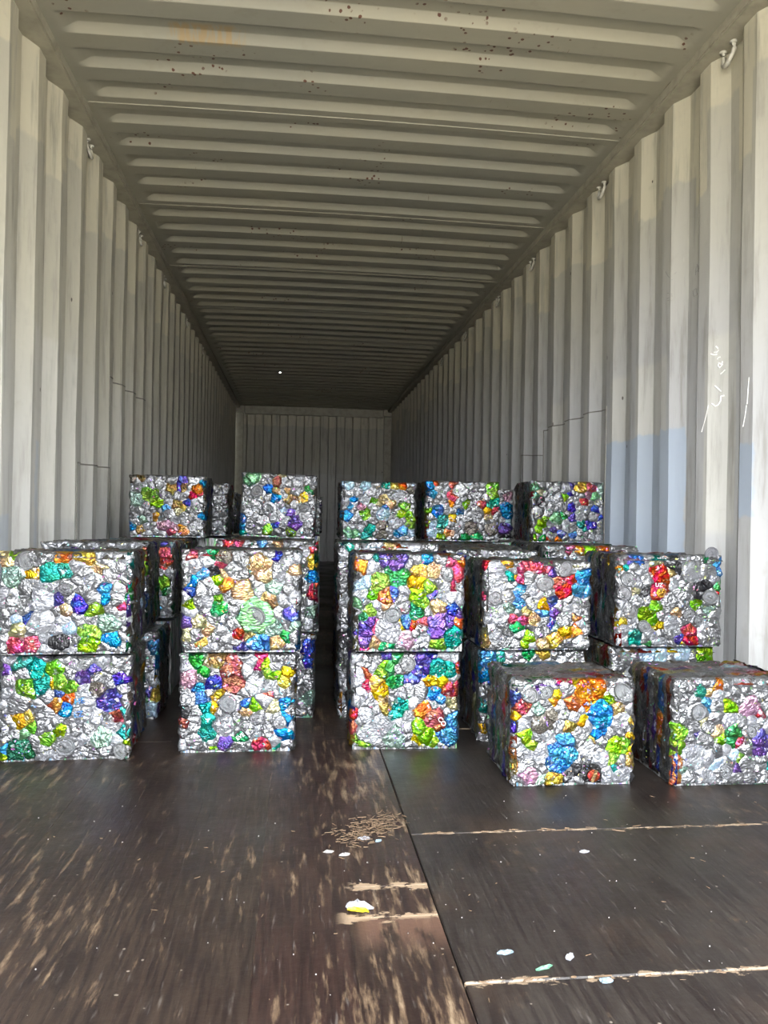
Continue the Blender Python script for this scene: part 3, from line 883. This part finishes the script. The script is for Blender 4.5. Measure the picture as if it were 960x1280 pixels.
ROOTS = {}
ROUND = {'Cup': (.012, .045), 'Clow': (.040, .035), 'Aup': (0, .008), 'Dfg': (.01, .01)}
def bale(key, cx, y0, z, W=.33, H=.285, D=.28, rot=0.0, front=None, sides=(), top=False, label='', step=.0058, roll=0.0, dense=(.011, .025)):
    """a bale standing with its front face at depth y0"""
    rng = random.Random(key)
    root = bpy.data.objects.new('can_bale', None)
    C.objects.link(root)
    root.empty_display_size = 0.1
    sx, sy, sz = W / BW, D / BD, H / BH
    a = math.radians(rot)
    # root at the base centre, the middle of the front edge kept at (cx, y0)
    root.location = (cx - math.sin(a) * D / 2, y0 + math.cos(a) * D / 2, z)
    root.rotation_euler = (0, math.radians(roll), a)
    root.scale = (sx, sy, sz)
    tag(root, label, 'bale', 'bales of crushed drink cans')
    ROOTS[key] = root
    o = link('packed_core', CORES[len(ROOTS) % 4], None, root)
    if front is not None:
        fixed, keys = [], []
        for tok in SPOTS[front].split(',') if front in SPOTS else []:
            u, v, r, k = tok.split()
            fixed.append((int(u) / 1000, int(v) / 1000, int(r) / 1000)); keys.append(k)
        S = fill_seeds(BW, BH, fixed, rng, dense[0], dense[1])
        for i, poly in cells(BW, BH, S):
            k = keys[i] if i < len(keys) else silver_key(rng)
            end = k in 'OQKY'
            big = S[i][2] > 0.014
            rr = crumple(poly, BW, BH, step, rng, len(ROOTS) * 3.1, 0.001 if end else rng.uniform(-0.001, 0.0032), 0.0007 if end else rng.uniform(.0016, .0034))
            if rr is None: continue
            p = link('crushed_can', mesh('crushed_can', place('front', soften(rr[0], *ROUND.get(front, (0, 0)))), rr[1], rng.random() < .4), M_CAN, root)
            paint(p, k, rng)
            if i < len(keys) and k in WORD and big: p['label'] = 'crushed %s can' % WORD[k]
            u, v, r = S[i]
            if k == 'O' or k == 'Q':
                r2 = (r * 0.92 if k == 'O' else r * 0.55)
                e = link('can_end', rng.choice(ENDS_M), None, root)
                e.location = (min(max(u, r2), BW - r2) - BW / 2, -BD / 2 - 0.003, min(max(v, r2), BH - r2))
                e.rotation_euler = (rng.uniform(-.12, .12), rng.uniform(0, 6.28), rng.uniform(-.12, .12))
                e.scale = (r2, min(r2, .02), r2 * rng.uniform(.74, 1.0))
                paint(e, 's', rng)
            elif k == 'K':
                disc(root, u, v, r * .62, 'r', rng, 'printed_disc', 'red disc on a black can')
                bar(root, u, v, r * .16, r * .62, 0.35, 'd', rng)
                words(root, 'EVE', u - .030, v + .005, .017, 0.95, (.04, .04, .04), rng)
            elif k == 'Y':
                disc(root, u, v - .004, r * .55, 'y', rng, 'printed_disc', 'yellow smiling fruit print on a red can')
                words(root, 'UZ', u - .010, v + .015, .017, 0.0, (.40, .39, .38), rng)
                for dx, dz in ((-.004, .001), (.004, .001), (-.003, -.007), (0, -.008), (.003, -.007)):
                    q = disc(root, u + dx, v + dz, .0014, 'k', rng, 'printed_dot', None, .0145)
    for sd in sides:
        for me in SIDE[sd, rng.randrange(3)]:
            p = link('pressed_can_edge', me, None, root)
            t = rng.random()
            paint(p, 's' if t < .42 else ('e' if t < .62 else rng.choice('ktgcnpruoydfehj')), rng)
            c = p.color; p.color = (c[0] * .62, c[1] * .62, c[2] * .62, c[3])  # side strips darkened: the shade of the gaps is put into their colour
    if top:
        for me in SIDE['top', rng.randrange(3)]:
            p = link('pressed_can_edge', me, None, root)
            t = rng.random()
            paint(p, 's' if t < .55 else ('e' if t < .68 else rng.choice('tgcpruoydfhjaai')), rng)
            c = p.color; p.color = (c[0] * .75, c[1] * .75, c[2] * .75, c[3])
    return root

def disc(root, u, v, r, k, rng, name, label, lift=.010):
    n = 14
    V = [(0, -.002, 0)] + [(math.cos(2 * PI * i / n) * (1 + .06 * math.sin(3 * i)), 0.001 + rng.uniform(-.0006, .0006), math.sin(2 * PI * i / n)) for i in range(n)]
    V = [(x * r, y, z * r) for x, y, z in V] + [(x * r, .006, z * r) for x, y, z in V[1:]]
    Fc = [(0, 1 + i, 1 + (i + 1) % n) for i in range(n)] + [(1 + i, 1 + n + i, 1 + n + (i + 1) % n, 1 + (i + 1) % n) for i in range(n)]
    p = link(name, mesh(name, V, Fc), M_CAN, root)
    p.location = (u - BW / 2, -BD / 2 - lift, v)
    paint(p, k, rng)
    if label: p['label'] = label
    return p

def bar(root, u, v, hw, hl, ang, k, rng):
    me = bevel_box('printed_band', -hw, hw, -.002, .004, -hl, hl, .0006)
    p = link('printed_band', me, M_CAN, root)
    p.location = (u - BW / 2, -BD / 2 - .0125, v)
    p.rotation_euler = (0, ang, 0)
    paint(p, k, rng)

def words(root, txt, u, v, size, ang, col, rng):
    cu = bpy.data.curves.new('printed_lettering', 'FONT')
    cu.body = txt
    cu.size = size
    cu.extrude = 0.0008
    cu.offset = size * 0.02
    cu.align_x = 'CENTER'
    t = bpy.data.objects.new('tmp', cu)
    C.objects.link(t)
    bpy.context.view_layer.update()
    me = bpy.data.meshes.new_from_object(t.evaluated_get(bpy.context.evaluated_depsgraph_get()))
    bpy.data.objects.remove(t)
    bpy.data.curves.remove(cu)
    me.name = 'printed_lettering'
    me.materials.clear()
    p = link('printed_lettering', me, M_CAN, root)
    p.location = (u - BW / 2, -BD / 2 - .0145, v)
    p.rotation_euler = (PI / 2, -ang, 0)
    p.color = (*col, 0.0)
    return p

rg = ('right',); lf = ('left',)
# nearest pair, lying on the floor in front of the stacks
bale('Dfg', .458, 1.990, 0, .325, .272, .26, 0, 'Dfg', ('left', 'right'), True, 'low floor bale with large orange and two light blue crushed cans', .0055)
bale('Efg', .876, 1.965, 0, .335, .276, .27, 0, 'Efg', ('left', 'right'), True, 'floor bale by the right wall with tall lime can above an orange one', .0055)
# front row, two high
bale('Al', -.864, 2.272, 0, .341, .283, .28, 3.0, 'Alow', rg, False, 'bottom bale of the left stack with teal, lime and orange crushed cans')
bale('Au', -.870, 2.272, .287, .346, .280, .28, 3.5, 'Aup', rg, True, 'upper bale of the left stack with pinkish red can at its lower corner')
bale('Bl', -.409, 2.320, 0, .328, .280, .28, 0.5, 'Blow', rg, False, 'bottom bale of the second stack with square dark red can near its top')
bale('Bu', -.403, 2.320, .283, .335, .293, .28, 0, 'Bup', rg, True, 'upper bale of the second stack with pale green ringed can end')
bale('Cl', .072, 2.320, 0, .318, .280, .28, -1, 'Clow', lf, False, 'bottom bale of the middle stack with teal can and brick red can')
bale('Cu', .080, 2.320, .284, .326, .286, .28, 0, 'Cup', lf, True, 'upper bale of the middle stack with purple cans and lime ring')
bale('Dl', .474, 2.385, 0, .335, .276, .28, 0, 'D1l', lf, False, 'bottom bale half hidden behind the floor bale with orange can')
bale('Du', .480, 2.370, .279, .338, .272, .28, 0, 'Dup', lf, True, 'upper bale of fourth stack with pink red arc and blue can at right')
bale('El', .905, 2.420, 0, .345, .280, .28, 0, 'E1l', lf, True, 'bottom bale against right wall, nearly hidden behind floor bale with lime can')
bale('Eu', .914, 2.395, .284, .350, .288, .28, 0, 'Eup', lf, True, 'upper bale beside right wall with bright red can and yellow smiling print')
# second row: narrow views in the gaps, front edges peeking over the first row
R2 = 2.690
bale('A2l', -.858, 2.69, 0, .335, .285, .28, 2, 'A2l', rg, False, 'second-row bottom bale seen in gap right of the left stack')
bale('A2u', -.900, R2, .288, .335, .292, .28, 2, 'A2u', rg, True, 'second-row upper bale behind the left stack, dark side facing gap')
bale('B2l', -.350, R2, 0, .335, .285, .28, 0, 'B2l', rg, False, 'second-row bottom bale behind second stack, right edge showing')
bale('B2u', -.347, R2, .288, .340, .305, .28, 0, 'B2u', rg, True, 'second-row upper bale behind second stack, front edge peeking over')
bale('C2l', .065, R2, 0, .335, .285, .28, 0, '', lf, False, 'second-row bottom bale behind the middle stack')
bale('C2u', .062, R2, .288, .345, .302, .28, 0, 'C2u', lf, True, 'second-row upper bale behind middle stack, front edge peeking over')
bale('D2l', .425, 2.73, 0, .33, .285, .28, 0, None, lf, False, 'second-row bottom bale behind the fourth stack')
bale('D2u', .425, 2.73, .288, .33, .280, .28, 0, '', lf, True, 'second-row upper bale behind the fourth stack')
bale('E2l', .790, 2.73, 0, .35, .285, .28, 0, None, lf, False, 'second-row bottom bale near the right wall')
bale('E2u', .790, 2.73, .288, .35, .300, .28, 0, 'E2u', lf, True, 'second-row upper bale near right wall, coloured edge peeking over')
# third and fourth rows carry the top tier
HID = 'can bale inside the stacked block behind the front rows, covered by its neighbours'
COLX = {'A': -.865, 'B': -.36, 'C': .09, 'D': .47, 'E': .93}
for c, x in COLX.items():
    for row, y in ((3, 3.04), (4, 3.42)):
        for t in (0, 1):
            s = rg if c in 'AB' else lf
            key = '%s%d%s' % (c, row, 'lu'[t])
            f = 'A3u' if (key == 'A3u') else None
            lab = HID
            if key == 'A3u': lab = 'third-row upper bale, red and green sliver left of second stack'
            bale(key, x, y, .2875 * t, .33, .285, .28, 0, f, s if t or c in 'BC' else (), bool(t), lab)
TZ = .5745
bale('T1', -.803, 3.50, TZ, .325, .268, .28, 0, 'T1', rg, False, 'leftmost top bale with big lime green patch', .008)
bale('T2', -.333, 3.50, TZ + .006, .327, .280, .28, 0, 'T2', rg, False, 'slightly tilted silvery top bale with purple cans, second from left', .008, 1.6)
bale('T3', .109, 3.50, TZ, .336, .260, .28, 0, 'T3', lf, False, 'middle top bale with lime and light blue patches beside dark slit', .008)
bale('T4', .490, 3.50, TZ, .338, .270, .28, 0, 'T4', lf, False, 'top bale with lime can at upper right and green base strip', .008)
bale('T5', .975, 3.50, TZ, .346, .280, .28, 0, 'T5', lf, False, 'rightmost top bale with yellow can at its top edge', .008)
# further bales, slivers between the top tier
for key, x, y, lab in (('A5', -.74, 3.86, HID), ('A6', -.73, 4.25, HID), ('B7', -.27, 4.62, HID), ('D5', .66, 3.86, HID)):
    for t in (0, 1):
        bale(key + 'lu'[t], x, y, .2875 * t, .33, .285, .28, 0, None, (), False, lab)
bale('T1b', -.740, 3.86, TZ, .33, .252, .28, 0, '', rg, False, 'dark-sided top bale just behind the leftmost top bale', .008)
bale('T1c', -.730, 4.25, TZ, .33, .222, .28, 0, '', rg, False, 'low top bale two behind the leftmost top bale', .008)
bale('T2b', -.270, 4.62, TZ, .33, .215, .28, 0, '', rg, False, 'distant low top bale behind the tilted silvery one', .008)
bale('T4b', .660, 3.86, TZ, .33, .252, .28, 0, 'T4b', lf, False, 'top bale behind, purple and blue strip beside the lime-cornered bale', .008)

# a can end standing proud of the top right corner of the upper bale by the right wall
r_ = ROOTS['Eu']
e = link('can_end', ENDS_M[2], None, r_)
e.location = (.130, -BD / 2 + .004, BH + .004)
e.scale = (.024, .014, .020)
e.rotation_euler = (0.15, .4, 0.1)
e.color = (.16, .165, .18, .8)
# white panel prints
rw = random.Random(3)
words(ROOTS['Al'], 'HE', .203, .158, .022, 0.15, (.01, .08, .20), rw)
words(ROOTS['Al'], 'EZ', .201, .122, .022, 0.15, (.01, .08, .20), rw)
words(ROOTS['Bl'], 'EVE', .178, .046, .016, 0.6, (.35, .36, .34), rw)
words(ROOTS['Cl'], 'K', .042, .077, .024, 0.8, (.03, .03, .03), rw)
words(ROOTS['Cl'], 'Z', .056, .045, .018, 0.6, (.05, .05, .05), rw)
words(ROOTS['Cl'], 'CO', .270, .082, .020, -0.9, (.38, .34, .34), rw)

# ------------------------------------------------------------------ litter on the floor
def scrap(name, x, y, r, seed, mat, label, cat, rot=0.0, ratio=.6, h=.006, group=None):
    rng = random.Random(seed)
    n = 11
    V = [(0, 0, h)]
    for ring_, rr in ((0, .55), (1, 1.0)):
        for k in range(n):
            a = 2 * PI * k / n
            w = rr * (1 + rng.uniform(-.22, .22))
            V.append((r * w * math.cos(a), r * ratio * w * math.sin(a), (h * rng.uniform(.4, 1.25)) if ring_ == 0 else h * rng.uniform(.10, .7)))
    Fc = [(0, 1 + k, 1 + (k + 1) % n) for k in range(n)]
    for k in range(n):
        a, b = 1 + k, 1 + (k + 1) % n
        Fc += [(a, a + n, b + n), (a, b + n, b)]
    n0 = len(V)
    V += [(x_ * .97, y_ * .97, max(0.0, z_ - .0025)) for x_, y_, z_ in V]
    Fc += [tuple(n0 + q for q in reversed(f)) for f in Fc] + [(n + 1 + k, n0 + n + 1 + k, n0 + n + 1 + (k + 1) % n, n + 1 + (k + 1) % n) for k in range(n)]
    o = link(name, mesh(name, V, Fc), mat)
    o.location = (x, y, 0.0003)
    o.rotation_euler = (0, 0, rot)
    if label: tag(o, label, cat, group)
    return o
s = scrap('foil_scrap', -.136, 1.418, .024, 1, M_FOIL, 'crumpled white and yellow foil scrap on floor beside torn planks', 'scrap', -.3, .45, .012)
y_ = scrap('yellow_flap', 0, 0, .019, 2, M_FOILY, None, None, 0, .28, .007)
y_.parent = s; y_.location = (.004, -.012, .001)
tab_spec = [(.177, 1.242, .0115, 'flat silver can tab on right floor board nearest the cross joint', M_FOIL, .8),
            (.340, 1.608, .0105, 'dull silver tab in the middle of right floor board', M_FOIL, .2),
            (.081, 1.262, .0120, 'small pale blue flake above the near cross joint', M_FLAKE := plain('pale_blue_flake', (.11, .15, .18), .4), 0),
            (.128, 1.217, .0150, 'thin green foil strip beside the near cross joint', M_GFOIL := plain('green_foil', (.07, .17, .11), .4, .3), .3),
            (.209, 1.178, .0110, 'pale blue flake lying in the near cross joint', M_FLAKE, .1),
            (-.100, 1.705, .0150, 'crushed silver flake beside the splinter heap', M_FOIL, -.1),
            (-.072, 1.690, .0070, 'tiny blue flake below the splinter heap', M_FLAKE, .4),
            (-.146, 1.630, .0100, 'white paper chip left below the splinter heap', M_PAPER, .2),
            (-.176, 1.645, .0100, 'slim pale chip left of white paper chip', M_PAPER, .2)]
for i, (x, y, r, lab, m, rot) in enumerate(tab_spec):
    scrap('litter_flake', x, y, r, 20 + i, m, lab, 'litter', rot, .5 if i != 3 else .25, .004)

rs = random.Random(11)
bm = bmesh.new()
def splinter(x, y, l, w, a, z=.0):
    c, s_ = math.cos(a), math.sin(a)
    vs = []
    for dz in (0, w * .6):
        for t, q in ((-1, -.3), (-.6, 1), (.7, .6), (1, -.2), (.3, -1)):
            px, py = t * l / 2, q * w / 2
            vs.append(bm.verts.new((x + px * c - py * s_, y + px * s_ + py * c, z + .0004 + dz)))
    for k in range(5): bm.faces.new((vs[k], vs[(k + 1) % 5], vs[5 + (k + 1) % 5], vs[5 + k]))
    bm.faces.new(vs[5:]); bm.faces.new(vs[:5][::-1])
for k in range(330):
    t = rs.random()
    x = -.03 - .11 * t + rs.gauss(0, .022)
    y = 1.80 - .10 * t + rs.gauss(0, .030)
    splinter(min(x, .0), y, rs.uniform(.004, .020), rs.uniform(.0007, .0022), rs.gauss(.5, .9), rs.random() * .005)
for k in range(70):
    splinter(rs.uniform(-.9, 1.0), rs.uniform(1.12, 1.92), rs.uniform(.003, .012), rs.uniform(.0006, .0018), rs.uniform(0, 3.1))
for k in range(60):
    yj = rs.choice((1.190, 1.722))
    splinter(rs.uniform(.02, 1.0), yj + rs.gauss(0, .005), rs.uniform(.008, .03), rs.uniform(.001, .0035), rs.gauss(0, .25))
o = link('wood_splinters', from_bm('wood_splinters', bm), M_WOOD)
tag(o, 'loose tan wood splinters heaped by the centre joint and scattered over floor', 'splinters', None, 'stuff')
bm = bmesh.new()
for k in range(130):
    x, y = rs.uniform(-.95, 1.05), rs.uniform(1.08, 1.93)
    if -.26 < x < .03 and y > 1.6: continue
    r = rs.uniform(.0005, .0014)
    bmesh.ops.create_icosphere(bm, subdivisions=1, radius=r, matrix=Matrix.Translation((x, y, r * .6)))
o = link('dust_crumbs', from_bm('dust_crumbs', bm), M_PAPER)
tag(o, 'pale crumbs of dust and grit scattered over dark floor', 'grit', None, 'stuff')
